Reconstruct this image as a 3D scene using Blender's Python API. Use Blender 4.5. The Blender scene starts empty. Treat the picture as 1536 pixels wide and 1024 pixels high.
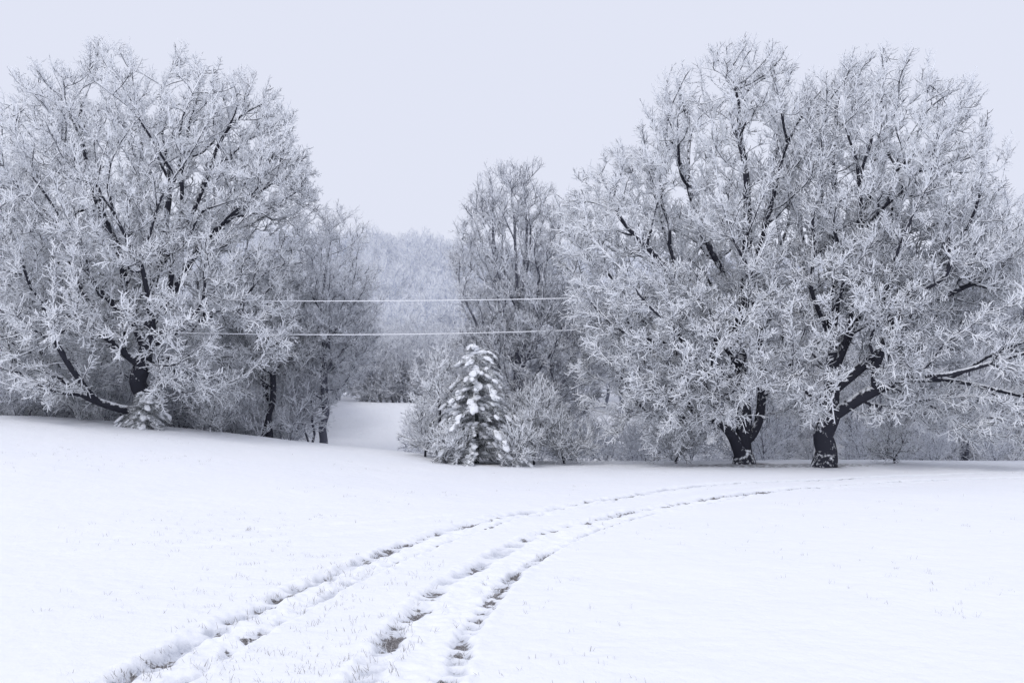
import bpy, math
import numpy as np
from mathutils import Vector

SC = bpy.context.scene
COL = SC.collection
rng = np.random.default_rng(7)

# ------------------------------------------------------------------ noise
def _h(ix, iy, iz, s):
    n = (ix*374761393 + iy*668265263 + iz*2147483647 + s*1274126177).astype(np.int64)
    n = (n ^ (n >> 13)) * 1274126177
    n = n ^ (n >> 16)
    return (n & 0xffff).astype(np.float64)/65535.0
def noise3(x, y, z, s=0):
    x = np.asarray(x, float); y = np.asarray(y, float)+0*x; z = np.asarray(z, float)+0*x
    ix = np.floor(x).astype(np.int64); iy = np.floor(y).astype(np.int64); iz = np.floor(z).astype(np.int64)
    fx = x-ix; fy = y-iy; fz = z-iz
    fx = fx*fx*(3-2*fx); fy = fy*fy*(3-2*fy); fz = fz*fz*(3-2*fz)
    r = 0
    for a in (0, 1):
        for b in (0, 1):
            for c in (0, 1):
                w = (fx if a else 1-fx)*(fy if b else 1-fy)*(fz if c else 1-fz)
                r = r + w*_h(ix+a, iy+b, iz+c, s)
    return r
def noise2(x, y, s=0):
    x = np.asarray(x, float); y = np.asarray(y, float)+0*x
    ix = np.floor(x).astype(np.int64); iy = np.floor(y).astype(np.int64); iz = np.zeros_like(ix)
    fx = x-ix; fy = y-iy
    fx = fx*fx*(3-2*fx); fy = fy*fy*(3-2*fy)
    r = 0
    for a in (0, 1):
        for b in (0, 1):
            r = r + (fx if a else 1-fx)*(fy if b else 1-fy)*_h(ix+a, iy+b, iz, s)
    return r
def ss(a, b, x):
    t = np.clip((np.asarray(x, float)-a)/(b-a), 0, 1)
    return t*t*(3-2*t)

# ------------------------------------------------------------------ terrain
def terrain(x, y):
    x = np.asarray(x, float); y = np.asarray(y, float)
    L = 1.9*ss(2, -22, x)*ss(10, 40, y)
    back = -0.9*ss(41, 49, y) + 2.3*ss(49, 62, y)
    crest = 30.0 + 4*(noise2(x/60+3.3, y*0+1.5, 4)-0.5) - 0.02*x
    hill = crest*ss(64, 262, y)
    und = 0.13*(noise2(x/5, y/5, 1)-0.5) + 0.035*(noise2(x/1.3, y/1.3, 2)-0.5)
    far = (noise2(x/14, y/14, 3)-0.5)*1.2*ss(52, 80, y)
    mound = 0.55*np.exp(-((x+5.0)/3.5)**2-((y-59)/5.0)**2)
    return L+back+hill+und+far+mound

# ------------------------------------------------------------------ materials
def nn(nt, t, **kw):
    n = nt.nodes.new(t)
    for k, v in kw.items():
        setattr(n, k, v)
    return n
def new_mat(name):
    m = bpy.data.materials.new(name); m.use_nodes = True
    nt = m.node_tree
    b = nt.nodes['Principled BSDF']
    b.inputs['Specular IOR Level'].default_value = 0.1
    b.inputs['Roughness'].default_value = 0.9
    return m, nt, b
SNOW = (0.94, 0.958, 0.992, 1)
def frost_mat(name, bark=(0.042, 0.043, 0.056), snow=SNOW, nscale=6.0, width=0.2, amp=0.75):
    m, nt, b = new_mat(name)
    L = nt.links.new
    geo = nn(nt, 'ShaderNodeNewGeometry')
    sep = nn(nt, 'ShaderNodeSeparateXYZ'); L(geo.outputs['Normal'], sep.inputs[0])
    cov = nn(nt, 'ShaderNodeAttribute'); cov.attribute_name = 'cover'
    tc = nn(nt, 'ShaderNodeTexCoord')
    no = nn(nt, 'ShaderNodeTexNoise'); no.inputs['Scale'].default_value = nscale
    no.inputs['Detail'].default_value = 2; no.inputs['Roughness'].default_value = 0.7
    L(tc.outputs['Object'], no.inputs['Vector'])
    s1 = nn(nt, 'ShaderNodeMath', operation='MULTIPLY_ADD')
    L(no.outputs['Fac'], s1.inputs[0]); s1.inputs[1].default_value = amp*3; s1.inputs[2].default_value = -amp*1.5
    s2 = nn(nt, 'ShaderNodeMath', operation='ADD'); L(s1.outputs[0], s2.inputs[0]); L(sep.outputs['Z'], s2.inputs[1])
    s3 = nn(nt, 'ShaderNodeMath', operation='ADD'); L(s2.outputs[0], s3.inputs[0]); L(cov.outputs['Fac'], s3.inputs[1])
    mr = nn(nt, 'ShaderNodeMapRange'); mr.inputs['From Min'].default_value = -width; mr.inputs['From Max'].default_value = width
    L(s3.outputs[0], mr.inputs['Value'])
    mx = nn(nt, 'ShaderNodeMix', data_type='RGBA')
    L(mr.outputs[0], mx.inputs['Factor']); mx.inputs['A'].default_value = (*bark, 1); mx.inputs['B'].default_value = snow
    L(mx.outputs['Result'], b.inputs['Base Color'])
    return m

M_TREE = frost_mat('frosted_bark')
M_MID = frost_mat('frosted_bark_hazy', bark=(0.12, 0.125, 0.155), snow=(0.92, 0.94, 0.985, 1))  # bark colour lightened to stand in for haze at mid distance
M_BRUSH = frost_mat('frosted_brush_bark_hazy', bark=(0.18, 0.185, 0.22), snow=(0.92, 0.94, 0.985, 1))  # haze painted into the brush: paler bark than the near trees
M_WOOD = frost_mat('woodland_bark_hazy', bark=(0.32, 0.335, 0.40), snow=(0.92, 0.94, 0.985, 1))  # woodland haze is put into the colour by a pale bark
M_FAR = frost_mat('distant_forest_frost_hazy', bark=(0.62, 0.66, 0.77), snow=(0.92, 0.94, 0.985, 1), nscale=1.0)  # palest bark, painted as aerial haze over the hill forest

# ------------------------------------------------------------------ mesh accumulation
class Acc:
    def __init__(s):
        s.v = []; s.q = []; s.c = []; s.n = 0
    def add(s, v, q, c):
        s.v.append(v); s.q.append(q+s.n); s.c.append(c); s.n += len(v)
    def tubes(s, P0, P1, D0, D1, R0, R1, n, cov):
        m = len(P0)
        if m == 0: return
        E = P1-P0; E /= np.linalg.norm(E, axis=1, keepdims=True)+1e-9
        ref = np.where(np.abs(E[:, 2:3]) > 0.8, np.array([[1., 0.13, 0.]]), np.array([[0.05, 0.1, 1.]]))
        a = np.arange(n)*2*math.pi/n
        def ring(P, D, R):
            D = D/(np.linalg.norm(D, axis=1, keepdims=True)+1e-9)
            U = np.cross(D, ref); U /= np.linalg.norm(U, axis=1, keepdims=True)+1e-9
            V = np.cross(D, U)
            return P[:, None, :]+R[:, None, None]*(np.cos(a)[None, :, None]*U[:, None, :]+np.sin(a)[None, :, None]*V[:, None, :])
        v = np.concatenate([ring(P0, D0, R0), ring(P1, D1, R1)], axis=1).reshape(-1, 3)
        b = (np.arange(m)*2*n)[:, None]; i = np.arange(n)[None, :]; j = (i+1) % n
        q = np.stack([b+i, b+n+i, b+n+j, b+j], axis=-1).reshape(-1, 4)[:, ::-1]
        s.add(v, q, np.repeat(np.broadcast_to(cov, (m,)).astype(float), 2*n))
    def mesh(s, name, mats, matidx=None):
        v = np.concatenate(s.v).astype(np.float32); q = np.concatenate(s.q).astype(np.int32)
        me = mesh_np(name, v, q)
        at = me.attributes.new('cover', 'FLOAT', 'POINT'); at.data.foreach_set('value', np.concatenate(s.c).astype(np.float32))
        for m in mats: me.materials.append(m)
        return me
def mesh_np(name, v, q):
    me = bpy.data.meshes.new(name)
    me.vertices.add(len(v)); me.vertices.foreach_set('co', v.astype(np.float32).ravel())
    k = q.shape[1]
    me.loops.add(len(q)*k); me.loops.foreach_set('vertex_index', np.ascontiguousarray(q).astype(np.int32).ravel())
    me.polygons.add(len(q)); me.polygons.foreach_set('loop_start', (np.arange(len(q))*k).astype(np.int32))
    me.polygons.foreach_set('use_smooth', np.ones(len(q), dtype=bool))
    me.update(calc_edges=True)
    return me
# orientation self-test of the tube faces (outward normals)
_t = Acc(); _t.tubes(np.array([[0, 0, 0.]]), np.array([[0, 0, 1.]]), np.array([[0, 0, 1.]]), np.array([[0, 0, 1.]]), np.array([1.]), np.array([1.]), 6, 0)
_p = _t.v[0][_t.q[0][0]]; _n = np.cross(_p[1]-_p[0], _p[2]-_p[0]); _c = _p.mean(0); _c[2] = 0
FLIP = float(np.dot(_n, _c)) < 0
if FLIP:
    _old = Acc.add
    def _add(s, v, q, c): _old(s, v, q[:, ::-1], c)
    Acc.add = _add

def link(name, me, col=COL, parent=None):
    o = bpy.data.objects.new(name, me); col.objects.link(o)
    if parent: o.parent = parent
    return o
def norm(a): return a/(np.linalg.norm(a, axis=-1, keepdims=True)+1e-9)

# ------------------------------------------------------------------ tree grower
def grow(seed, skel, ells, N, bf=0.35, r0=0.022, R=0.4, nt=3, n2=4, l1=0.85, l2=0.38, tr=0.024,
         zmin=None, clump=0.36, ctr=None, cov_twig=0.45, cov_trunk=-0.50, up=0.25, flare=1.0, segs=3, clear=(), top_thin=.5, lumpy=.24):
    g = np.random.default_rng(seed)
    acc = Acc()
    pos = []; par = []; plen = []
    for pl in skel:
        pl = [np.array(p, float) for p in pl]
        if not pos:
            pos.append(pl[0]); par.append(-1); plen.append(0.0); cur = 0
        else:
            A = np.array(pos); cur = int(np.argmin(np.linalg.norm(A-pl[0], axis=1)))
        for k in range(1, len(pl)):
            a = pos[cur] if k == 1 else pl[k-1]
            d = np.linalg.norm(pl[k]-a); m = max(1, int(round(d/0.6)))
            for t in range(1, m+1):
                p = a+(pl[k]-a)*t/m + g.normal(0, 0.06, 3)
                pos.append(p); par.append(cur); plen.append(plen[cur]+np.linalg.norm(p-pos[cur])); cur = len(pos)-1
    ns = len(pos)
    vol = np.array([e[3]*e[4]*e[5] for e in ells])**0.8; vol /= vol.sum()
    pts = []
    for e, w in zip(ells, vol):
        m = int(N*w*2.2)
        d = norm(g.normal(0, 1, (m, 3)))
        rr = g.random(m)**0.30
        lump = 1-lumpy*.54+lumpy*noise3(d[:, 0]*2.8+5, d[:, 1]*2.8+5, d[:, 2]*2.8+5, seed)
        p = np.array(e[:3])+d*np.array(e[3:6])*(rr*lump)[:, None]
        cl = noise3(p[:, 0]/1.3, p[:, 1]/1.3, p[:, 2]/1.3, seed+1)
        p = p[cl > clump]
        pts.append(p[:int(N*w)])
    pts = np.concatenate(pts)
    if zmin is not None: pts = pts[pts[:, 2] > zmin]
    for (cx, hw, cz) in clear: pts = pts[~((np.abs(pts[:, 0]-cx) < hw) & (pts[:, 2] < cz))]
    n = len(pts)
    X = np.vstack([np.array(pos), pts]); par = np.array(par+[-1]*n); pl_ = np.array(plen+[0.0]*n)
    best = np.full(n, 1e9); bp = np.zeros(n, int)
    for i in range(ns):
        d = np.linalg.norm(pts-X[i], axis=1)
        c = d+bf*(pl_[i]+d)+(1.5 if i < 4 else 0)
        u = c < best; best[u] = c[u]; bp[u] = i
    done = np.zeros(n, bool); order = []
    for _ in range(n):
        j = int(np.argmin(best))
        i = ns+j; par[i] = bp[j]; pl_[i] = pl_[bp[j]]+np.linalg.norm(X[i]-X[bp[j]])
        order.append(i); done[j] = True; best[j] = 1e18
        d = np.linalg.norm(pts-pts[j], axis=1)
        c = d+bf*(pl_[i]+d)
        u = (c < best) & (~done); best[u] = c[u]; bp[u] = i
    order = list(range(ns))+order
    T = len(X)
    tips = np.zeros(T); nch = np.zeros(T, int)
    mainc = np.full(T, -1)
    for i in order[1:]: nch[par[i]] += 1
    for i in reversed(order):
        if nch[i] == 0: tips[i] = 1
        p = par[i]
        if p >= 0:
            tips[p] += tips[i]
            if mainc[p] < 0 or tips[i] > tips[mainc[p]]: mainc[p] = i
    for _ in range(3):
        has = (mainc >= 0) & (par >= 0)
        idx = np.nonzero(has)[0]; idx = idx[idx > 3]
        Y = X.copy()
        Y[idx] = 0.5*X[idx]+0.25*(X[par[idx]]+X[mainc[idx]])
        X = Y
    ex = math.log(max(2, tips[0]))/math.log(R/r0)
    rad = r0*tips**(1/ex)
    hz = X[:, 2]-X[0, 2]
    if flare: rad = rad*(1+flare*0.40*np.exp(-hz/0.4)*(np.arange(T) < ns))
    i_ = np.arange(T)
    pin = np.where(par >= 0, par, i_); cn = np.where(mainc >= 0, mainc, i_)
    D = norm(X[cn]-X[pin])
    e = np.array(order[1:]); p = par[e]
    main = mainc[p] == e
    E = norm(X[e]-X[p])
    D0 = norm(np.where(main[:, None], D[p], E*0.75+D[p]*0.5)); D1 = norm(D[e])
    Rp = np.where(main, rad[p], np.minimum(rad[p]*0.9, rad[e]*1.25)); Re = rad[e]
    Len = np.linalg.norm(X[e]-X[p], axis=1)[:, None]
    def herm(t):
        h00 = 2*t**3-3*t**2+1; h10 = t**3-2*t**2+t; h01 = -2*t**3+3*t**2; h11 = t**3-t**2
        P = h00*X[p]+h10*D0*Len+h01*X[e]+h11*D1*Len
        dd = (6*t*t-6*t)*X[p]+(3*t*t-4*t+1)*D0*Len+(-6*t*t+6*t)*X[e]+(3*t*t-2*t)*D1*Len
        return P, norm(dd)
    covb = np.where(Re > 0.11, cov_trunk, np.where(Re > 0.042, cov_trunk*0.6, cov_twig*0.45))
    for k in range(segs):
        t0, t1 = k/segs, (k+1)/segs
        A, DA = herm(t0); B, DB = herm(t1)
        ra = Rp+(Re-Rp)*t0; rb = Rp+(Re-Rp)*t1
        for msk, nsd in ((Re > 0.1, 12), ((Re <= 0.1) & (Re > 0.045), 6), (Re <= 0.045, 3)):
            acc.tubes(A[msk], B[msk], DA[msk], DB[msk], ra[msk], rb[msk], nsd, covb[msk])
    # ---- twigs
    cand = np.nonzero((rad < r0*3.5) & (i_ >= 3) & (par >= 0))[0]
    rep = np.where(nch[cand] == 0, nt+1, nt)
    src = np.repeat(cand, rep); m = len(src)
    t = g.random(m)
    t = np.where(nch[src] == 0, t**.5, t)
    base = X[par[src]]+(X[src]-X[par[src]])*t[:, None]
    C = np.array(ctr if ctr is not None else ells[0][:3], float)
    out = norm(X[src]-C)
    ed = norm(X[src]-X[par[src]])
    ztop = X[:, 2].max(); zb = X[0, 2]
    hrel = np.clip((base[:, 2]-zb)/(ztop-zb), 0, 1)
    dirv = norm(ed*0.65+out*0.7+g.normal(0, 0.45, (m, 3))+np.array([0, 0, 1])*(up*(0.2+0.8*hrel))[:, None])
    L1 = l1*(0.5+0.75*g.random(m))
    th = tr*(1.2-top_thin*hrel)*(0.75+0.5*g.random(m))
    trop = np.array([0, 0, 1])*(0.25*up/0.25*(hrel-0.25))[:, None]
    bend = g.normal(0, 0.26, (m, 3))+trop
    P0 = base; d0 = dirv; d1 = norm(dirv+bend); d2 = norm(d1+bend)
    P1 = P0+d0*(L1/3)[:, None]; P2 = P1+d1*(L1/3)[:, None]; P3 = P2+d2*(L1/3)[:, None]
    cv = cov_twig+g.normal(0, 0.3, m)
    acc.tubes(P0, P1, d0, norm(d0+d1), th, th*.95, 3, cv)
    acc.tubes(P1, P2, norm(d0+d1), norm(d1+d2), th*.95, th*.88, 3, cv)
    acc.tubes(P2, P3, norm(d1+d2), d2, th*.88, th*.6, 3, cv)
    if n2:
        s2 = np.repeat(np.arange(m), n2); k = len(s2)
        tt = np.tile((np.arange(n2)+0.6)/n2, m)*0.9+g.normal(0, .05, k)
        tt = np.clip(tt, .05, .98)*3
        Q = np.where((tt < 1)[:, None], P0[s2]+(P1-P0)[s2]*tt[:, None],
            np.where((tt < 2)[:, None], P1[s2]+(P2-P1)[s2]*(tt-1)[:, None], P2[s2]+(P3-P2)[s2]*(tt-2)[:, None]))
        sd = norm(np.cross(d1[s2], g.normal(0, 1, (k, 3))))
        dd = norm(d1[s2]*0.55+sd*1.0+np.array([0, 0, 0.1]))
        L2 = l2*(0.45+0.9*g.random(k))*(1.15-0.15*tt)
        de = norm(dd+d1[s2]*.25+g.normal(0, .3, (k, 3))+np.array([0, 0, .12]))
        Qm = Q+dd*(L2*.5)[:, None]; Qe = Qm+de*(L2*.5)[:, None]
        t2 = th[s2]*0.8; cv2 = cv[s2]+0.15
        acc.tubes(Q, Qm, dd, norm(dd+de), t2, t2*.95, 3, cv2)
        acc.tubes(Qm, Qe, norm(dd+de), de, t2*.95, t2*.6, 3, cv2)
    return acc
def tz(x, y): return float(terrain(x, y))

def put_tree(name, mat, *a, **k):
    acc = grow(*a, **k)
    me = acc.mesh(name, [mat])
    return link(name, me)

BIG = dict(bf=0.5, r0=.022, nt=3, n2=5, l1=.62, l2=.27, tr=.0225, clump=.41, cov_twig=.72, lumpy=.12)
# ---- right-hand big tree (double trunk) ----
gx, gy = 9.1, 39.0; z0 = tz(gx, gy)-0.1
put_tree('frosted_maple_tree', M_TREE, 11,
    [[(gx, gy, z0), (gx-0.05, gy, 2.2), (gx-.1, gy, 5.0), (gx+.2, gy, 8), (gx+.1, gy, 11), (gx-.3, gy, 14)],
     [(gx+.6, gy+.1, z0), (gx+.65, gy+.1, 2.0), (gx+.75, gy+.2, 4.8), (gx+.6, gy+.6, 7.5), (gx+1.3, gy+.8, 11.5), (gx+1.7, gy+.8, 14)],
     [(gx, gy, 3.6), (8, 38.6, 5.0), (6.9, 38.3, 6.7), (5.6, 38, 7.9), (4.3, 38, 9.2), (3.4, 38, 10.2)],
     [(gx, gy, 6.0), (8.1, 39.6, 8.0), (7.2, 40, 10.5), (6.4, 40, 12.5)],
     [(gx, gy, 2.8), (7.6, 38, 4.0), (6.2, 37.5, 4.6), (4.8, 37.3, 4.8)],
     [(gx, gy, 7.0), (9.7, 38, 9.2), (10.2, 37.4, 12.2)]],
    [(8.8, 39, 10.9, 4.1, 4.2, 5.4), (4.9, 38.3, 8.0, 3.2, 3.2, 4.2), (8.2, 38.3, 4.6, 4.4, 4.2, 3.4), (5.6, 38.6, 3.8, 3.2, 3.0, 3.2)],
    3000, R=0.36, zmin=0.5, ctr=(8.5, 39, 5), clear=((9.4, .9, 2.4), (9.4, .4, 5.5)), **BIG)
# ---- right-hand big tree (leaning) ----
gx, gy = 11.75, 37.5; z0 = tz(gx, gy)-0.1
put_tree('frosted_maple_tree', M_TREE, 23,
    [[(gx, gy, z0), (gx+.12, gy, 1.3), (gx+.3, gy, 2.8), (gx+.3, gy, 4.6), (12.2, 37.6, 7.2), (12.3, 37.8, 9.8), (12.0, 37.8, 12.8)],
     [(12.1, 37.5, 2.7), (13.2, 37.3, 3.9), (14.2, 37.1, 5.2), (15.6, 36.9, 6.3), (17.6, 36.8, 7.1), (18.9, 36.8, 7.3)],
     [(12.1, 37.5, 3.4), (13.0, 37.8, 5.4), (13.9, 38, 8.0), (14.8, 38, 10.6), (15.8, 38, 13)],
     [(12.1, 37.5, 2.0), (13.4, 37, 3.0), (14.7, 36.8, 3.3), (16.4, 36.6, 3.2), (18.6, 36.5, 2.6)],
     [(12.1, 37.5, 6.0), (13.1, 37.2, 8.6), (13.6, 37.2, 11.6), (13.9, 37.2, 13.6)],
     [(12.0, 37.5, 1.9), (11.5, 36.7, 2.5), (10.6, 36.2, 2.7), (9.7, 36, 3.2)],
     [(12.1, 37.5, 4.4), (11.3, 36.8, 6.0), (10.6, 36.4, 7.2)]],
    [(14.1, 37.6, 10.6, 4.3, 4.2, 4.9), (17.6, 36.7, 4.9, 4.0, 3.6, 4.5), (12.3, 36.2, 4.8, 3.6, 2.8, 3.5), (15.2, 37, 7.6, 3.6, 3.5, 3.5)],
    3200, R=0.37, zmin=0.45, ctr=(12.5, 38, 4), clear=((12, .8, 2.9), (12.1, .45, 5.5)), **BIG)
# ---- left big tree ----
gx, gy = -14.8, 40.0; z0 = tz(gx, gy)-0.1
put_tree('frosted_maple_tree', M_TREE, 37,
    [[(gx, gy, z0), (gx-.05, gy, 3.2), (gx+.15, gy, 5.2), (gx+.5, gy, 7.4), (gx+.9, gy, 9.4), (gx+1.0, gy, 12), (gx+.6, gy, 14.5)],
     [(gx, gy, 4.2), (-15.4, 39.8, 6.0), (-15.4, 39.7, 8.2), (-16.4, 39.6, 9.9), (-17, 39.6, 12.2), (-17.4, 39.6, 14.4)],
     [(gx, gy, 3.8), (-16.2, 39.5, 5.2), (-17.8, 39.2, 6.0), (-19.6, 39, 6.8)],
     [(gx, gy, 5.5), (-13.4, 39.6, 7.0), (-12.2, 39.4, 8.9), (-10.6, 39.4, 10.2), (-9.6, 39.4, 10.9)],
     [(gx, gy, 4.5), (-13, 40.3, 5.6), (-11.2, 40.5, 6.3), (-9.6, 40.5, 6.4)],
     [(gx, gy, 7.0), (-15, 40.6, 9.5), (-15.3, 41, 12.5), (-15.1, 41, 15)],
     [(gx, gy, 7.5), (-12.9, 40.5, 10.2), (-12.0, 40.6, 13)]],
    [(-14.6, 40, 10.5, 6.7, 6.0, 6.2), (-19.0, 40, 9.2, 5.0, 5.0, 5.7), (-15.3, 39.3, 5.4, 7.0, 5, 3.5), (-11.4, 39.8, 11.0, 3.4, 3.6, 3.9)],
    4500, R=0.36, zmin=2.1, ctr=(-15, 40, 5), clear=((-14.8, .9, 4.2), (-14.7, .45, 7.5)), **BIG)
# ---- middle tree ----
gx, gy = 0.2, 42.0; z0 = tz(gx, gy)-0.1
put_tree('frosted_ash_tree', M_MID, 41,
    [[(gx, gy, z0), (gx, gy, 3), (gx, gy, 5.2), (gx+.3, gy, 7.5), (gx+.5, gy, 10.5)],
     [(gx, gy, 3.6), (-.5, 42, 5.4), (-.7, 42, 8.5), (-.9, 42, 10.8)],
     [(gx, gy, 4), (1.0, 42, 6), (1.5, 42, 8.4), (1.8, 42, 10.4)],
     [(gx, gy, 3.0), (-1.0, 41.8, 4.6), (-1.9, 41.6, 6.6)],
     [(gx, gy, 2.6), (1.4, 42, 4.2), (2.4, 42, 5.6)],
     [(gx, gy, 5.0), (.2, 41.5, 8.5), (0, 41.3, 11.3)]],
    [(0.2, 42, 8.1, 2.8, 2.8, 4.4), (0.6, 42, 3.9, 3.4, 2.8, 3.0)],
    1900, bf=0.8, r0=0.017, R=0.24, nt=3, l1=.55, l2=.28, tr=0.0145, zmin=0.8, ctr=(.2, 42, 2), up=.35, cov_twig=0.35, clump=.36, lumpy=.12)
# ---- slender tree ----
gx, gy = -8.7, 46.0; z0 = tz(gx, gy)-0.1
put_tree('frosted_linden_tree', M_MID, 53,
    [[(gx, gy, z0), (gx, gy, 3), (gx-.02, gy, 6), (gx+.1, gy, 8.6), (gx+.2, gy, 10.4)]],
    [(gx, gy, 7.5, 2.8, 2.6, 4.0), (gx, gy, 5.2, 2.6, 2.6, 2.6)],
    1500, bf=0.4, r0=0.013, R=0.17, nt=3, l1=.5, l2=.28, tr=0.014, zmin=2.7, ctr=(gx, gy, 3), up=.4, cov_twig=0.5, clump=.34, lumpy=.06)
# ---- far right tree ----
gx, gy = 28.0, 54.0; z0 = tz(gx, gy)-0.1
put_tree('frosted_elm_tree', M_BRUSH, 57,
    [[(gx, gy, z0), (gx, gy, 4), (gx-.2, gy, 8), (gx+.1, gy, 12)], [(gx, gy, 4.5), (gx-2, gy, 7.5), (gx-2.6, gy, 10)], [(gx, gy, 5), (gx+2, gy, 8), (gx+2.6, gy, 11)]],
    [(gx, gy, 8.4, 5.0, 4.0, 5.8)],
    950, bf=0.5, r0=0.022, R=0.25, nt=3, l1=.7, l2=.38, tr=0.022, zmin=2.0, ctr=(gx, gy, 3), up=.3, cov_twig=0.55, lumpy=.12)
# ---- small pair left of the slender tree ----
for (gx, gy, sd, h) in ((-10.75, 44.2, 61, 8.5), (-11.3, 45.2, 67, 7.5)):
    z0 = tz(gx, gy)-0.1
    put_tree('frosted_birch_tree', M_TREE, sd,
        [[(gx, gy, z0), (gx+.1, gy, 3), (gx+.25, gy, 5), (gx+.5, gy, h-1)],
         [(gx, gy, 3.6), (gx-.8, gy, 5.6), (gx-1.2, gy, 7)]],
        [(gx, gy, 5.9, 2.3, 2.2, 2.9)],
        450, bf=0.4, r0=0.016, R=0.13, nt=3, l1=.5, l2=.3, tr=0.02, zmin=3.2, ctr=(gx, gy, 2), up=.4, cov_twig=.6)

# ------------------------------------------------------------------ instanced woods
def gn_scatter(name, pts, rot, scl, idx, srccol):
    me = bpy.data.meshes.new(name)
    me.vertices.add(len(pts)); me.vertices.foreach_set('co', pts.astype(np.float32).ravel())
    for nme, ty, val in (('rot', 'FLOAT', rot), ('scl', 'FLOAT', scl), ('idx', 'INT', idx)):
        a = me.attributes.new(nme, ty, 'POINT'); a.data.foreach_set('value', val)
    o = link(name, me)
    ng = bpy.data.node_groups.new(name+'_scatter', 'GeometryNodeTree')
    ng.interface.new_socket('Geometry', in_out='INPUT', socket_type='NodeSocketGeometry')
    ng.interface.new_socket('Geometry', in_out='OUTPUT', socket_type='NodeSocketGeometry')
    N = ng.nodes.new; L = ng.links.new
    gi = N('NodeGroupInput'); go = N('NodeGroupOutput')
    ip = N('GeometryNodeInstanceOnPoints'); ci = N('GeometryNodeCollectionInfo')
    ci.inputs['Collection'].default_value = srccol
    ci.inputs['Separate Children'].default_value = True; ci.inputs['Reset Children'].default_value = True
    def attr(nm, ty):
        n = N('GeometryNodeInputNamedAttribute'); n.data_type = ty; n.inputs['Name'].default_value = nm
        return n.outputs['Attribute']
    cx = N('ShaderNodeCombineXYZ'); L(attr('rot', 'FLOAT'), cx.inputs['Z'])
    L(gi.outputs[0], ip.inputs['Points']); L(ci.outputs[0], ip.inputs['Instance'])
    ip.inputs['Pick Instance'].default_value = True
    L(attr('idx', 'INT'), ip.inputs['Instance Index'])
    L(cx.outputs[0], ip.inputs['Rotation'])
    L(attr('scl', 'FLOAT'), ip.inputs['Scale'])
    L(ip.outputs[0], go.inputs[0])
    md = o.modifiers.new('scatter', 'NODES'); md.node_group = ng
    return o

cw = bpy.data.collections.new('woodland_sources')
cw2 = bpy.data.collections.new('thicket_sources')
for k in range(4):
    a = grow(100+k, [[(0, 0, -0.3), (0.05, 0, 2.5), (0.1, 0.1, 5), (0.2*(k-1), 0, 7.5)]] + ([[(0, 0, 2), (0.8, 0.3, 4), (1.2, 0.5, 6.5)]] if k % 2 else []),
             [(0, 0, 5.6, 2.3+.3*(k % 2), 2.4, 3.6), (0.3, 0, 3.4, 2.2, 2.3, 2.0)], 330, bf=0.4, r0=0.02, R=0.13, nt=2, n2=3, l1=.75, l2=.4, tr=0.025,
             zmin=1.4, ctr=(0, 0, 2), up=.4, segs=2, cov_twig=.5)
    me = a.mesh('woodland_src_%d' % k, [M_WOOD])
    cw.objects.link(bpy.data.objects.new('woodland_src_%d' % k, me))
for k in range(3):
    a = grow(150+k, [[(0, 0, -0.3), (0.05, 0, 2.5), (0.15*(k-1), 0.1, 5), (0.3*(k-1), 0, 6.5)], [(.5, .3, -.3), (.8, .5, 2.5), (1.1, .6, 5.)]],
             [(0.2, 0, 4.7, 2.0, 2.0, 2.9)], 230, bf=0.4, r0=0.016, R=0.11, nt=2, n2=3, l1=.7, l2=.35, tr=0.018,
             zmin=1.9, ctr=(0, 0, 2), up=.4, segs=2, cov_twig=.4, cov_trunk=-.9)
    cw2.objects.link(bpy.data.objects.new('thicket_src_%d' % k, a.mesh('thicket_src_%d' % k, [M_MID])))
pts = []
g = np.random.default_rng(5)
def too_close(x, y, P, d): return any((x-p[0])**2+(y-p[1])**2 < d*d for p in P)
tries = 0
while len(pts) < 190 and tries < 12000:
    tries += 1
    y = g.uniform(53, 95); x = g.uniform(-0.66, 0.66)*y
    u = x/y
    if -0.19 < u < -0.06 and y < 61.5: continue
    if 0.05 < u < 0.19 and y < 66 and g.random() < .7: continue
    if too_close(x, y, pts, 2.2 if -.2 < u < .05 else 2.7): continue
    pts.append((x, y, tz(x, y)-0.1))
for _ in range(34):
    y = g.uniform(61.5, 76); x = g.uniform(-.20, -.04)*y
    if not too_close(x, y, pts, 1.4): pts.append((x, y, tz(x, y)-.1))
pts = np.array(pts); n = len(pts)
sc = g.uniform(0.75, 1.05, n)
uu = pts[:, 0]/pts[:, 1]
sc[(uu > 0.40)] *= 1.2
sc[(uu > -0.2) & (uu < 0.0)] *= .66
gn_scatter('woodland', pts, g.uniform(0, 6.28, n), sc, g.integers(0, 4, n).astype(np.int32), cw)
# thicket of young trees with dark stems right behind the field edge
pts = []; tries = 0
while len(pts) < 50 and tries < 3000:
    tries += 1
    y = g.uniform(46.5, 56)
    u = g.uniform(-.58, -.20) if g.random() < .65 else g.uniform(.10, .58)
    x = u*y
    if too_close(x, y, pts, 1.5): continue
    pts.append((x, y, tz(x, y)-.1))
pts = np.array(pts); n = len(pts)
gn_scatter('young_tree_thicket', pts, g.uniform(0, 6.28, n), g.uniform(.65, 1.0, n), g.integers(0, 3, n).astype(np.int32), cw2)

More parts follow.
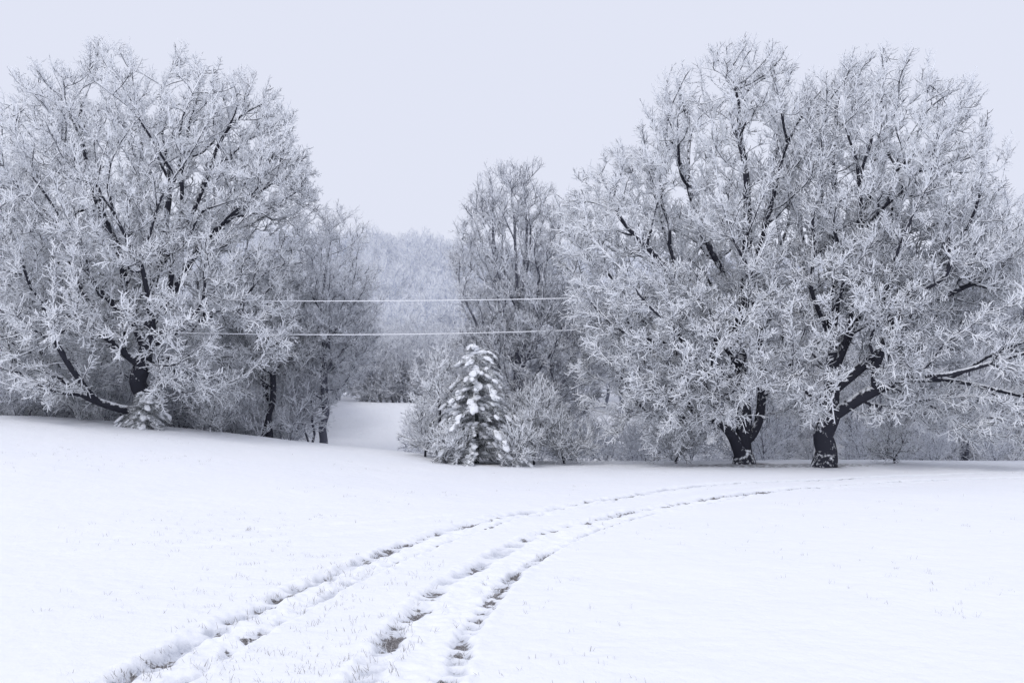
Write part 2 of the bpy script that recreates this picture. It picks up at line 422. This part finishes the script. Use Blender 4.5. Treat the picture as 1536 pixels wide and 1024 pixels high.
cf = bpy.data.collections.new('forest_sources')
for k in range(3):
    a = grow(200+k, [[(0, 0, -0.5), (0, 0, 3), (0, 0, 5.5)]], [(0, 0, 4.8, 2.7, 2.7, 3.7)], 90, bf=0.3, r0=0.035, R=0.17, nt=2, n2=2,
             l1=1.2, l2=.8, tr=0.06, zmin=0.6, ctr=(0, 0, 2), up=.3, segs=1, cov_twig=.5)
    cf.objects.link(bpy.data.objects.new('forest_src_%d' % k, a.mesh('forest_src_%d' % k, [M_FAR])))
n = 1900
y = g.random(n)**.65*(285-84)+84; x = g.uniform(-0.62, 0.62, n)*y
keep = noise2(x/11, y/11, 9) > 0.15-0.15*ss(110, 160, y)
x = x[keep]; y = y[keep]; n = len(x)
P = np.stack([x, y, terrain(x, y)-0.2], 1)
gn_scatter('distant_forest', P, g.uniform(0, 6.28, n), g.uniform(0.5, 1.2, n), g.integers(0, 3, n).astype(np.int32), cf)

# underbrush: multi-stem frosted shrubs along the field edge
cs = bpy.data.collections.new('underbrush_sources')
for k in range(4):
    gg = np.random.default_rng(300+k)
    sk = [[(0, 0, -0.1), (0, 0, .15)]]
    for j in range(6):
        a = j*1.05+gg.random(); q = gg.uniform(.3, .9)
        sk.append([(0, 0, .1), (math.cos(a)*q*.5, math.sin(a)*q*.5, .8), (math.cos(a)*q, math.sin(a)*q, gg.uniform(1.4, 2.1))])
    a = grow(300+k, sk, [(0, 0, 1.25, 1.3, 1.3, 1.2)], 80, bf=.5, r0=.012, R=.05, nt=2, n2=3, l1=.55, l2=.25, tr=.015, zmin=.15, ctr=(0, 0, 0), up=.3, flare=0, segs=2, cov_twig=.5)
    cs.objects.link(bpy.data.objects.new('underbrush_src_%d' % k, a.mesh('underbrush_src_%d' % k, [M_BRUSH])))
pts = []; sc = []
for _ in range(850):
    y = g.uniform(41.3, 54); x = g.uniform(-0.60, 0.60)*y; u = x/y
    if -0.215 < u < -0.085: continue
    if u < -0.2 and y < 42.5: continue
    if u > 0.045 and g.random() < .72: continue
    if too_close(x, y, pts, 1.1): continue
    pts.append((x, y, tz(x, y)-0.05)); sc.append(g.uniform(.4, 1.15)*(1.25 if u < -.2 else 1))
for _ in range(60):
    y = g.uniform(61, 66); x = g.uniform(-.21, .03)*y
    if not too_close(x, y, pts, 1.0): pts.append((x, y, tz(x, y)-.05)); sc.append(g.uniform(.7, 1.4))
pts = np.array(pts); n = len(pts)
gn_scatter('underbrush', pts, g.uniform(0, 6.28, n), np.array(sc), g.integers(0, 4, n).astype(np.int32), cs)

# bare shrubs around the spruce and below the big trees
def shrub(name, x, y, h, w, seed, N=130, mat=M_TREE):
    z = tz(x, y); gg = np.random.default_rng(seed)
    sk = [[(x, y, z-.1), (x, y, z+.15)]]
    for j in range(6):
        a = j*1.05+gg.random(); q = w*gg.uniform(.2, .7)
        sk.append([(x, y, z+.1), (x+math.cos(a)*q*.5, y+math.sin(a)*q*.5, z+h*.4), (x+math.cos(a)*q, y+math.sin(a)*q, z+h*gg.uniform(.6, .9))])
    return put_tree(name, mat, seed, sk, [(x, y, z+h*.5, w, w, h*.5)], N, bf=.5, r0=.014, R=.05, nt=2, n2=3, l1=.5, l2=.26, tr=.017, zmin=z+.1, ctr=(x, y, z), up=.3, flare=0, segs=2, cov_twig=.5)
shrub('frosted_shrub', .85, 38.6, 3.2, 1.3, 71, 180)
shrub('frosted_shrub', 2.1, 39.6, 2.2, 1.3, 72)
shrub('frosted_shrub', .15, 37.3, 1.9, 0.8, 73, 90)
shrub('frosted_shrub', -2.4, 36.9, 1.3, 0.7, 75, 70)
shrub('frosted_shrub', -3.4, 38.9, 1.7, 0.8, 74, 80)
shrub('frosted_shrub', -12.4, 40.9, 1.5, 0.9, 76, 80)
shrub('frosted_shrub', -17.6, 40.6, 1.4, 1.0, 77, 80)
shrub('frosted_shrub', 6.6, 39.9, 1.5, 1.1, 78, 90)
shrub('frosted_shrub', 15.0, 39.2, 1.5, 1.1, 79, 90)
x, y = -2.85, 38.2; z = tz(x, y)
put_tree('frosted_sapling_tree', M_TREE, 81, [[(x, y, z-.1), (x, y, z+2.2), (x+.05, y, z+4.3)]],
         [(x, y, z+2.5, 1.0, 1.0, 2.1)], 110, bf=.15, r0=.014, R=.06, nt=2, n2=3, l1=.5, l2=.25, tr=.018, zmin=z+.6, ctr=(x, y, z), up=.2, flare=0, segs=2, cov_twig=.5)

# ------------------------------------------------------------------ snow-laden spruce + juniper
def ico():
    import bmesh
    bm = bmesh.new(); bmesh.ops.create_icosphere(bm, subdivisions=2, radius=1)
    v = np.array([x.co[:] for x in bm.verts]); f = np.array([[w.index for w in x.verts] for x in bm.faces]); bm.free()
    return v, f
IV, IF = ico()
M_NEEDLE = frost_mat('spruce_needles', bark=(0.05, 0.06, 0.062), width=.3, amp=.6)
def snow_mat(name):
    m, nt, b = new_mat(name); L = nt.links.new
    b.inputs['Base Color'].default_value = SNOW
    tc = nn(nt, 'ShaderNodeTexCoord'); no = nn(nt, 'ShaderNodeTexNoise'); no.inputs['Scale'].default_value = 14; no.inputs['Detail'].default_value = 5
    L(tc.outputs['Object'], no.inputs['Vector'])
    bp = nn(nt, 'ShaderNodeBump'); bp.inputs['Strength'].default_value = .9; bp.inputs['Distance'].default_value = .06
    L(no.outputs['Fac'], bp.inputs['Height']); L(bp.outputs[0], b.inputs['Normal'])
    return m
M_SNOW = snow_mat('clinging_snow')
def conifer(name, x, y, h, w, seed, whorls=15, low=0.25, skip=.22):
    g = np.random.default_rng(seed); z = tz(x, y)-.05
    root = bpy.data.objects.new(name, None); COL.objects.link(root); root.location = (x, y, z)
    A = Acc(); B0 = []; Fq = []; nb = 0
    m = 14; zz = np.linspace(0, h, m+1)
    P = np.stack([0*zz, 0*zz, zz], 1); r = 0.09*(h/4.6)*(1-zz/h)+.012
    up = np.tile([[0, 0, 1.]], (m, 1))
    A.tubes(P[:-1], P[1:], up, up, r[:-1], r[1:], 7, -.4)
    NP0, NP1, NR = [], [], []
    for k in range(whorls):
        f = (k+.3)/whorls; zb = low+(h-low-.15)*f
        nbr = 9 if f < .7 else 6
        for j in range(nbr):
            if g.random() < .08: continue
            a = j*2*math.pi/nbr+k*1.3+g.normal(0, .25)
            Lb = w*((1-f)**.6)*g.uniform(.5, 1.2)+.12
            zs = zb+g.normal(0, .14)
            hd = np.array([math.cos(a), math.sin(a), 0])
            ts = np.linspace(0, 1, 7)
            dz = (0.3*ts-0.75*ts**2)*Lb*(1-.5*f)
            pp = hd[None]*(ts*Lb)[:, None]; pp[:, 2] = zs+dz
            dd = norm(np.gradient(pp, axis=0))
            rr = .02*(1-ts)+.006
            A.tubes(pp[:-1], pp[1:], dd[:-1], dd[1:], rr[:-1], rr[1:], 4, -.1)
            nn_ = int(130*Lb)+20
            t = g.random(nn_)*.95+.05
            base = np.stack([np.interp(t, ts, pp[:, i]) for i in range(3)], 1)
            side = np.array([-hd[1], hd[0], 0])
            s = g.choice([-1, 1], nn_)
            dv = norm(hd*0.7+side*(s*g.uniform(.3, 1.1, nn_))[:, None]+np.stack([0*t, 0*t, g.normal(-.35, .35, nn_)], 1))
            ln = g.uniform(.12, .34, nn_)*(1.15-.5*t)
            NP0.append(base); NP1.append(base+dv*ln[:, None]); NR.append(g.uniform(.010, .022, nn_))
            for tt in np.arange(.25, 1.05, .16/max(Lb, .5)):
                if g.random() < skip: continue
                c = np.array([np.interp(tt, ts, pp[:, i]) for i in range(3)])+g.normal(0, .06, 3)
                c[2] += .04
                sc_ = g.uniform(.4, 1.3)
                sx = .17*sc_; sy = .13*sc_; sz = .07*sc_
                lump = 1+.9*(noise3(IV[:, 0]*1.9+c[0]*9+50, IV[:, 1]*1.9+c[1]*9+50, IV[:, 2]*1.9+c[2]*9+50, seed)-.5)
                V = IV*lump[:, None]
                ax = np.array([np.interp(tt, ts, dd[:, i]) for i in range(3)])
                V = ax[None]*(V[:, 0:1]*sx)+side[None]*(V[:, 1:2]*sy)+np.array([[0, 0, 1.]])*(V[:, 2:3]*sz)+c
                B0.append(V); Fq.append(IF+nb); nb += len(V)
    P0 = np.concatenate(NP0); P1 = np.concatenate(NP1); R = np.concatenate(NR); D = norm(P1-P0)
    A.tubes(P0, P1, D, D, R, R*.4, 3, g.normal(.1, .45, len(P0)))
    link('branches', A.mesh(name+'_branches', [M_NEEDLE]), parent=root)
    me = mesh_np(name+'_snow', np.concatenate(B0), np.concatenate(Fq)); me.materials.append(M_SNOW)
    link('snow_load', me, parent=root)
    return root
conifer('snowy_spruce_tree', -1.35, 38.0, 4.75, 2.0, 5)
conifer('snowy_juniper_bush', -14.4, 39.0, 1.45, 1.0, 8, whorls=8, low=.1, skip=.3)

# ------------------------------------------------------------------ power line
m, nt, b = new_mat('rimed_cable'); b.inputs['Base Color'].default_value = (.95, .96, .985, 1); M_WIRE = m
m, nt, b = new_mat('weathered_pole_wood')
no = nn(nt, 'ShaderNodeTexNoise'); no.inputs['Scale'].default_value = 20
cr = nn(nt, 'ShaderNodeValToRGB'); cr.color_ramp.elements[0].color = (.05, .04, .035, 1); cr.color_ramp.elements[1].color = (.16, .13, .11, 1)
nt.links.new(no.outputs['Fac'], cr.inputs[0]); nt.links.new(cr.outputs[0], b.inputs['Base Color']); M_POLE = m
root = bpy.data.objects.new('power_line', None); COL.objects.link(root)
for nm, zc, za, dy in (('upper_wire', 6.42, 8.4, 0), ('lower_wire', 5.1, 7.1, .15)):
    A = Acc(); xs = np.linspace(-46, 40, 90)
    zz = zc+(xs+7)**2*(0.0013 if dy == 0 else .0021)
    P = np.stack([xs, 39.4+dy+0*xs, zz], 1); D = norm(np.gradient(P, axis=0))
    A.tubes(P[:-1], P[1:], D[:-1], D[1:], np.full(89, .020), np.full(89, .020), 6, 0)
    me = A.mesh(nm, [M_WIRE]); link(nm, me, parent=root)
for i, (px, ztop) in enumerate(((-46, 9.2), (40, 10.2))):
    A = Acc(); z = tz(px, 39.4)-.5
    zz = np.linspace(z, ztop, 8); P = np.stack([px+0*zz, 39.5+0*zz, zz], 1); u = np.tile([[0, 0, 1.]], (7, 1))
    r = np.linspace(.16, .11, 8); A.tubes(P[:-1], P[1:], u, u, r[:-1], r[1:], 12, 0)
    A.tubes(np.array([[px, 38.7, ztop-1.]]), np.array([[px, 40.3, ztop-1.]]), np.array([[0, 1., 0]]), np.array([[0, 1., 0]]), np.array([.07]), np.array([.07]), 4, 0)
    link('utility_pole_%d' % (i+1), A.mesh('utility_pole', [M_POLE]), parent=root)

# ------------------------------------------------------------------ ground with tyre tracks
TL = [(-3.75, 4), (-3.5, 6.5), (-3.35, 8.2), (-3.2, 9.7), (-3.05, 11), (-2.77, 12.4), (-2.48, 13.8), (-2.12, 15.3), (-1.1, 18.7), (.32, 21.95), (2.79, 25.7), (6.14, 29.4), (9.15, 31.5), (13, 33.2), (18, 34.3), (26, 35), (40, 35)]
TR = [(-1.5, 4), (-1.2, 6.5), (-1.02, 8.2), (-.92, 9.4), (-.86, 10.8), (-.7, 12.2), (-.32, 14.35), (.24, 16.4), (1.02, 18.66), (2.29, 21.1), (3.56, 22.9), (5.72, 25.7), (8.1, 28.2), (11.1, 30.6), (16.8, 32.5), (26, 33.2), (40, 33.2)]
def catmull(P, n=14):
    P = np.array(P, float); out = []
    for i in range(len(P)-1):
        a = P[max(0, i-1)]; b = P[i]; c = P[i+1]; d = P[min(len(P)-1, i+2)]
        for t in np.arange(n)/n:
            out.append(.5*((2*b)+(c-a)*t+(2*a-5*b+4*c-d)*t*t+(3*b-a-3*c+d)*t**3))
    out.append(P[-1]); return np.array(out)
def dist_track(x, y, C):
    best = np.full(len(x), 1e9); sd = np.zeros(len(x)); arc = np.zeros(len(x)); s = 0
    for i in range(len(C)-1):
        a = C[i]; d = C[i+1]-a; L = np.hypot(*d)+1e-9
        m = np.nonzero((np.abs(x-a[0]) < 1.6+L) & (np.abs(y-a[1]) < 1.6+L))[0]
        if len(m):
            px = x[m]-a[0]; py = y[m]-a[1]
            t = np.clip((px*d[0]+py*d[1])/L**2, 0, 1)
            q = np.hypot(px-t*d[0], py-t*d[1]); u = q < best[m]; mm = m[u]
            best[mm] = q[u]; sd[mm] = (q*np.sign(px*d[1]-py*d[0]))[u]; arc[mm] = s+t[u]*L
        s += L
    return best, sd, arc
fa = np.linspace(-0.74, 0.74, 760); ba = np.linspace(0.74, 2*math.pi-0.74, 62)[1:-1]
ang = np.concatenate([fa, ba])
rad = np.concatenate([np.geomspace(.3, 7.4, 14)[:-1], np.geomspace(7.4, 46, 860), np.geomspace(46, 1200, 150)[1:]])
AA, RR = np.meshgrid(ang, rad)
x = (RR*np.sin(AA)).ravel(); y = (RR*np.cos(AA)).ravel()
z = terrain(x, y)
z = z+0.018*(noise2(x/.35, y/.35, 21)-.5)*ss(60, 30, y)+.009*(noise2(x/.12, y/.12, 22)-.5)*ss(30, 12, y)
mud = np.zeros(len(x)); dz = np.zeros(len(x)); slush_shade = np.zeros(len(x))
for ti, T in enumerate((TL, TR)):
    C = catmull(T)
    b_, sd, s = dist_track(x, y, C)
    ok = b_ < 1.3; sd = sd[ok]; s = s[ok]; xx = x[ok]; yy = y[ok]
    wob = .06*(noise2(s/1.1, s*0, 31+ti)-.5)
    spread = (.17 if ti == 0 else .28)
    spr = spread*(1-.5*ss(14, 24, s))+.09
    rut = 0; md = 0
    farb = ss(9, 20, s)
    for k, sg in enumerate((-1, 1)):
        n3 = noise2(xx/.045, yy/.045, 61); n4 = noise2(xx/.11, yy/.11, 62); n5 = noise2(xx/.25, yy/.25, 63)
        e = np.abs(sd-wob-sg*spr*(.9+.25*noise2(s/2.2, s*0, 35+k))+.08*(n4-.5)+.06*(n5-.5))
        w = .10+.06*noise2(s/.3, s*0, 33+k+ti*3)
        ru = ss(w*1.35, w*.35, e)
        skew = s+np.abs(sd)*.6
        n1 = noise2(skew/.10, sd/.2, 41+k+ti*5); n1b = noise2(skew/.30, sd/.4, 45+k+ti*5); n2 = noise2(s/1.1, s*0+3, 51+k+ti*7)
        lug = ss(.32, .62, n1*.5+n1b*.5)
        amt = (.34+.66*lug)*(1 if (k == 0) == (ti == 0) else .75)*(.65+.6*noise2(s/1.7, s*0, 58+k))
        rut = np.maximum(rut, ru*np.minimum(amt, 1.1))
        q = n1*.36+n1b*.26+n2*.26+.20*(n4-.5)+.16*(n3-.5)+.04*farb+.03
        main = 1 if (k == 0) == (ti == 0) else .92
        md = np.maximum(md, ss(w*1.05, w*.35, e+.10*(n3-.5))*ss(.48, .60, q*main+.02))
    berm = np.exp(-((np.abs(sd)-spr-.21)/.08)**2)*.026*(1.7*noise2(xx/.13, yy/.13, 66))
    mid = .03*ss(spr, spr*.4, np.abs(sd))*(noise2(xx/.12, yy/.12, 67))
    inn = ss(spr+.35, spr, np.abs(sd))
    rough = (.03*(noise2(xx/.08, yy/.08, 68)-.5)+.035*(noise2(xx/.2, yy/.2, 69)-.5))*inn
    fade = (1-.35*ss(24, 33, s))*(1-.7*ss(34, 43, s))
    dz[ok] += (-.095*rut+berm-mid-.02*ss(.6, .25, np.abs(sd))+rough)*fade
    mud[ok] = np.maximum(mud[ok], md*ss(.15, .4, rut)*(1-ss(31, 39, s)))
    slush_shade[ok] = np.maximum(slush_shade[ok], ss(.10, .8, rut)*(1-.8*ss(30, 40, s)))  # rut mask for packed snow plus painted shade
# older, almost filled-in tracks on the left
OT = catmull([(-14, 12), (-9, 16.5), (-4, 19.5), (1.5, 23.8), (6, 28), (12, 31.6)])
for off in (0, 1.7):
    b_, sd, s = dist_track(x, y+off*.9, OT)
    ok = b_ < .5; dz[ok] -= .028*ss(.22, .05, b_[ok])*(.3+noise2(s[ok]/.6, s[ok]*0, 77))
z = z+dz
bare = np.zeros(len(x))
for (tx, ty, r) in ((9.4, 38.9, 1.5), (11.8, 37.4, 1.3), (-14.8, 39.9, 1.0), (0.2, 41.8, 1.2), (-8.7, 46, .4), (-1.3, 37.9, 1.3)):
    d = np.hypot((x-tx), (y-ty)*1.0)
    bare = np.maximum(bare, ss(r, r*.25, d))
bare = np.maximum(bare, .85*ss(1, .35, np.hypot((x-10)/7, (y-38.1)/1.7)))
V = np.stack([x, y, z], 1)
na = len(ang); nr = len(rad)
I, J = np.meshgrid(np.arange(nr-1), np.arange(na), indexing='ij'); J2 = (J+1) % na
Q = np.stack([I*na+J, (I)*na+J2, (I+1)*na+J2, (I+1)*na+J], -1).reshape(-1, 4)[:, ::-1]
p = V[Q[5]]; nz = np.cross(p[1]-p[0], p[2]-p[0])[2]
if nz < 0: Q = Q[:, ::-1]
me = mesh_np('snow_field', V, Q)
for nm, val in (('mud', mud), ('bare', bare), ('slush_shade', slush_shade)):
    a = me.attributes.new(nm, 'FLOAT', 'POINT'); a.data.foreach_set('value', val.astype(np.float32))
m, nt, b = new_mat('snow_ground'); L = nt.links.new
geo = nn(nt, 'ShaderNodeNewGeometry')
def noise(sc, det=5, rough=.6):
    n = nn(nt, 'ShaderNodeTexNoise'); n.inputs['Scale'].default_value = sc; n.inputs['Detail'].default_value = det; n.inputs['Roughness'].default_value = rough
    L(geo.outputs['Position'], n.inputs['Vector']); return n
am = nn(nt, 'ShaderNodeAttribute'); am.attribute_name = 'mud'
ab = nn(nt, 'ShaderNodeAttribute'); ab.attribute_name = 'bare'
asl = nn(nt, 'ShaderNodeAttribute'); asl.attribute_name = 'slush_shade'
n1 = noise(28, 3, .7)
f1 = nn(nt, 'ShaderNodeMath', operation='MULTIPLY_ADD'); L(n1.outputs['Fac'], f1.inputs[0]); f1.inputs[1].default_value = 2.0; f1.inputs[2].default_value = -1.0
f2 = nn(nt, 'ShaderNodeMath', operation='ADD'); L(am.outputs['Fac'], f2.inputs[0]); L(f1.outputs[0], f2.inputs[1])
mr = nn(nt, 'ShaderNodeMapRange'); mr.inputs['From Min'].default_value = .40; mr.inputs['From Max'].default_value = .85; L(f2.outputs[0], mr.inputs['Value'])
mrg = nn(nt, 'ShaderNodeMath', operation='GREATER_THAN'); L(am.outputs['Fac'], mrg.inputs[0]); mrg.inputs[1].default_value = .02
mrm = nn(nt, 'ShaderNodeMath', operation='MULTIPLY'); L(mr.outputs[0], mrm.inputs[0]); L(mrg.outputs[0], mrm.inputs[1])
n3 = noise(5, 5, .75)
f3 = nn(nt, 'ShaderNodeMath', operation='MULTIPLY_ADD'); L(n3.outputs['Fac'], f3.inputs[0]); f3.inputs[1].default_value = 3; f3.inputs[2].default_value = -1.75
f4 = nn(nt, 'ShaderNodeMath', operation='ADD'); L(ab.outputs['Fac'], f4.inputs[0]); L(f3.outputs[0], f4.inputs[1])
mr2 = nn(nt, 'ShaderNodeMapRange'); mr2.inputs['From Min'].default_value = .3; mr2.inputs['From Max'].default_value = .8; L(f4.outputs[0], mr2.inputs['Value'])
mb = nn(nt, 'ShaderNodeMath', operation='MULTIPLY'); L(mr2.outputs[0], mb.inputs[0]); L(ab.outputs['Fac'], mb.inputs[1])
mxm = nn(nt, 'ShaderNodeMath', operation='MAXIMUM'); L(mrm.outputs[0], mxm.inputs[0]); L(mb.outputs[0], mxm.inputs[1])
n4 = noise(60, 2, .7)
cr = nn(nt, 'ShaderNodeValToRGB'); cr.color_ramp.elements[0].position = .35; cr.color_ramp.elements[1].position = .7
cr.color_ramp.elements[0].color = (.05, .048, .05, 1); cr.color_ramp.elements[1].color = (.36, .34, .34, 1)
L(n4.outputs['Fac'], cr.inputs[0])
n5 = noise(.4, 3)
sn = nn(nt, 'ShaderNodeMix', data_type='RGBA'); sn.inputs['A'].default_value = (.905, .925, .978, 1); sn.inputs['B'].default_value = (.955, .964, .99, 1); L(n5.outputs['Fac'], sn.inputs['Factor'])
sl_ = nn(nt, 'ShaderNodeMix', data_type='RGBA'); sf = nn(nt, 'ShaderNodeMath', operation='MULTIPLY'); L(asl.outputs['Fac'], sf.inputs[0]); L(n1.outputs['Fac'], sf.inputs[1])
L(sf.outputs[0], sl_.inputs['Factor']); L(sn.outputs['Result'], sl_.inputs['A']); sl_.inputs['B'].default_value = (.33, .36, .44, 1)  # blue-grey tint: packed snow, with rut shade painted into the colour
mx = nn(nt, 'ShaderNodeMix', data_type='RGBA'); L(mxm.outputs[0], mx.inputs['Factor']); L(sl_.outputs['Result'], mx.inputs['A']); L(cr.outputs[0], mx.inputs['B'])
L(mx.outputs['Result'], b.inputs['Base Color'])
nb1 = noise(3.2, 7, .62); 
bp = nn(nt, 'ShaderNodeBump'); bp.inputs['Strength'].default_value = .75; bp.inputs['Distance'].default_value = .07
L(nb1.outputs['Fac'], bp.inputs['Height']); L(bp.outputs[0], b.inputs['Normal'])
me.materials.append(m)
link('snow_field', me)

# ------------------------------------------------------------------ grass tips poking through the snow
g = np.random.default_rng(99)
n = 9500
gy = np.exp(g.uniform(math.log(8), math.log(36), n)); gxx = g.uniform(-.6, .6, n)*gy
dens = noise2(gxx/2.5, gy/2.5, 91)
rows = np.abs(((gxx*.55-gy*.83)/.9) % 1-.5) < .2
keep = (g.random(n) < np.where(gxx < -1, .85, .14)*ss(.36, .8, dens)*np.where(rows, 1, .35))
gxx = gxx[keep]; gy = gy[keep]; n = len(gy)
k = 4
gxx = np.repeat(gxx, k)+g.normal(0, .035, n*k); gy = np.repeat(gy, k)+g.normal(0, .035, n*k); n = n*k
P0 = np.stack([gxx, gy, terrain(gxx, gy)-.02], 1)
dv = norm(np.stack([g.normal(0, .45, n), g.normal(0, .45, n), np.ones(n)], 1)); ln = g.uniform(.02, .065, n)+.025
A = Acc(); w = g.uniform(.0018, .0035, n)
P1 = P0+dv*ln[:, None]
A.tubes(P0, P1, dv, dv, w, w*.4, 3, g.normal(.0, .4, n))
M_GRASS = frost_mat('frosted_grass', bark=(.22, .20, .18), width=.4)
link('grass', A.mesh('grass', [M_GRASS]))

# ------------------------------------------------------------------ world, sun, camera
w = bpy.data.worlds.new('World'); SC.world = w; w.use_nodes = True; nt = w.node_tree
bg = nt.nodes['Background']; bg.inputs['Strength'].default_value = 0.1
sky = nt.nodes.new('ShaderNodeTexSky'); sky.sky_type = 'NISHITA'; sky.sun_disc = False
EL, AZ = 52, 215
sky.sun_elevation = math.radians(EL); sky.sun_rotation = math.radians(AZ); sky.dust_density = 4
ov = nt.nodes.new('ShaderNodeVectorMath'); ov.operation = 'SCALE'; ov.inputs[0].default_value = (.78, .812, .94); ov.inputs['Scale'].default_value = 10
mx = nt.nodes.new('ShaderNodeMix'); mx.data_type = 'RGBA'; mx.inputs['Factor'].default_value = .96
nt.links.new(sky.outputs[0], mx.inputs['A']); nt.links.new(ov.outputs[0], mx.inputs['B']); nt.links.new(mx.outputs['Result'], bg.inputs['Color'])
sl = bpy.data.lights.new('sun', 'SUN'); sl.energy = .9; sl.angle = math.radians(25); sl.color = (1, .985, .97)
so = bpy.data.objects.new('sun', sl); COL.objects.link(so)
az = math.radians(AZ); el = math.radians(EL)
sv = Vector((math.sin(az)*math.cos(el), math.cos(az)*math.cos(el), math.sin(el)))
so.rotation_euler = sv.to_track_quat('Z', 'Y').to_euler()
cam = bpy.data.cameras.new('camera'); cam.lens = 35; cam.sensor_width = 36; cam.shift_y = 0.0573; cam.clip_end = 3000
co = bpy.data.objects.new('camera', cam); COL.objects.link(co); co.location = (0, 0, 2.5); co.rotation_euler = (math.radians(90), 0, 0)
SC.camera = co
SC.view_settings.view_transform = 'Standard'; SC.view_settings.look = 'None'; SC.view_settings.exposure = 0
print('polys', sum(len(o.data.polygons) for o in bpy.data.objects if o.type == 'MESH'))
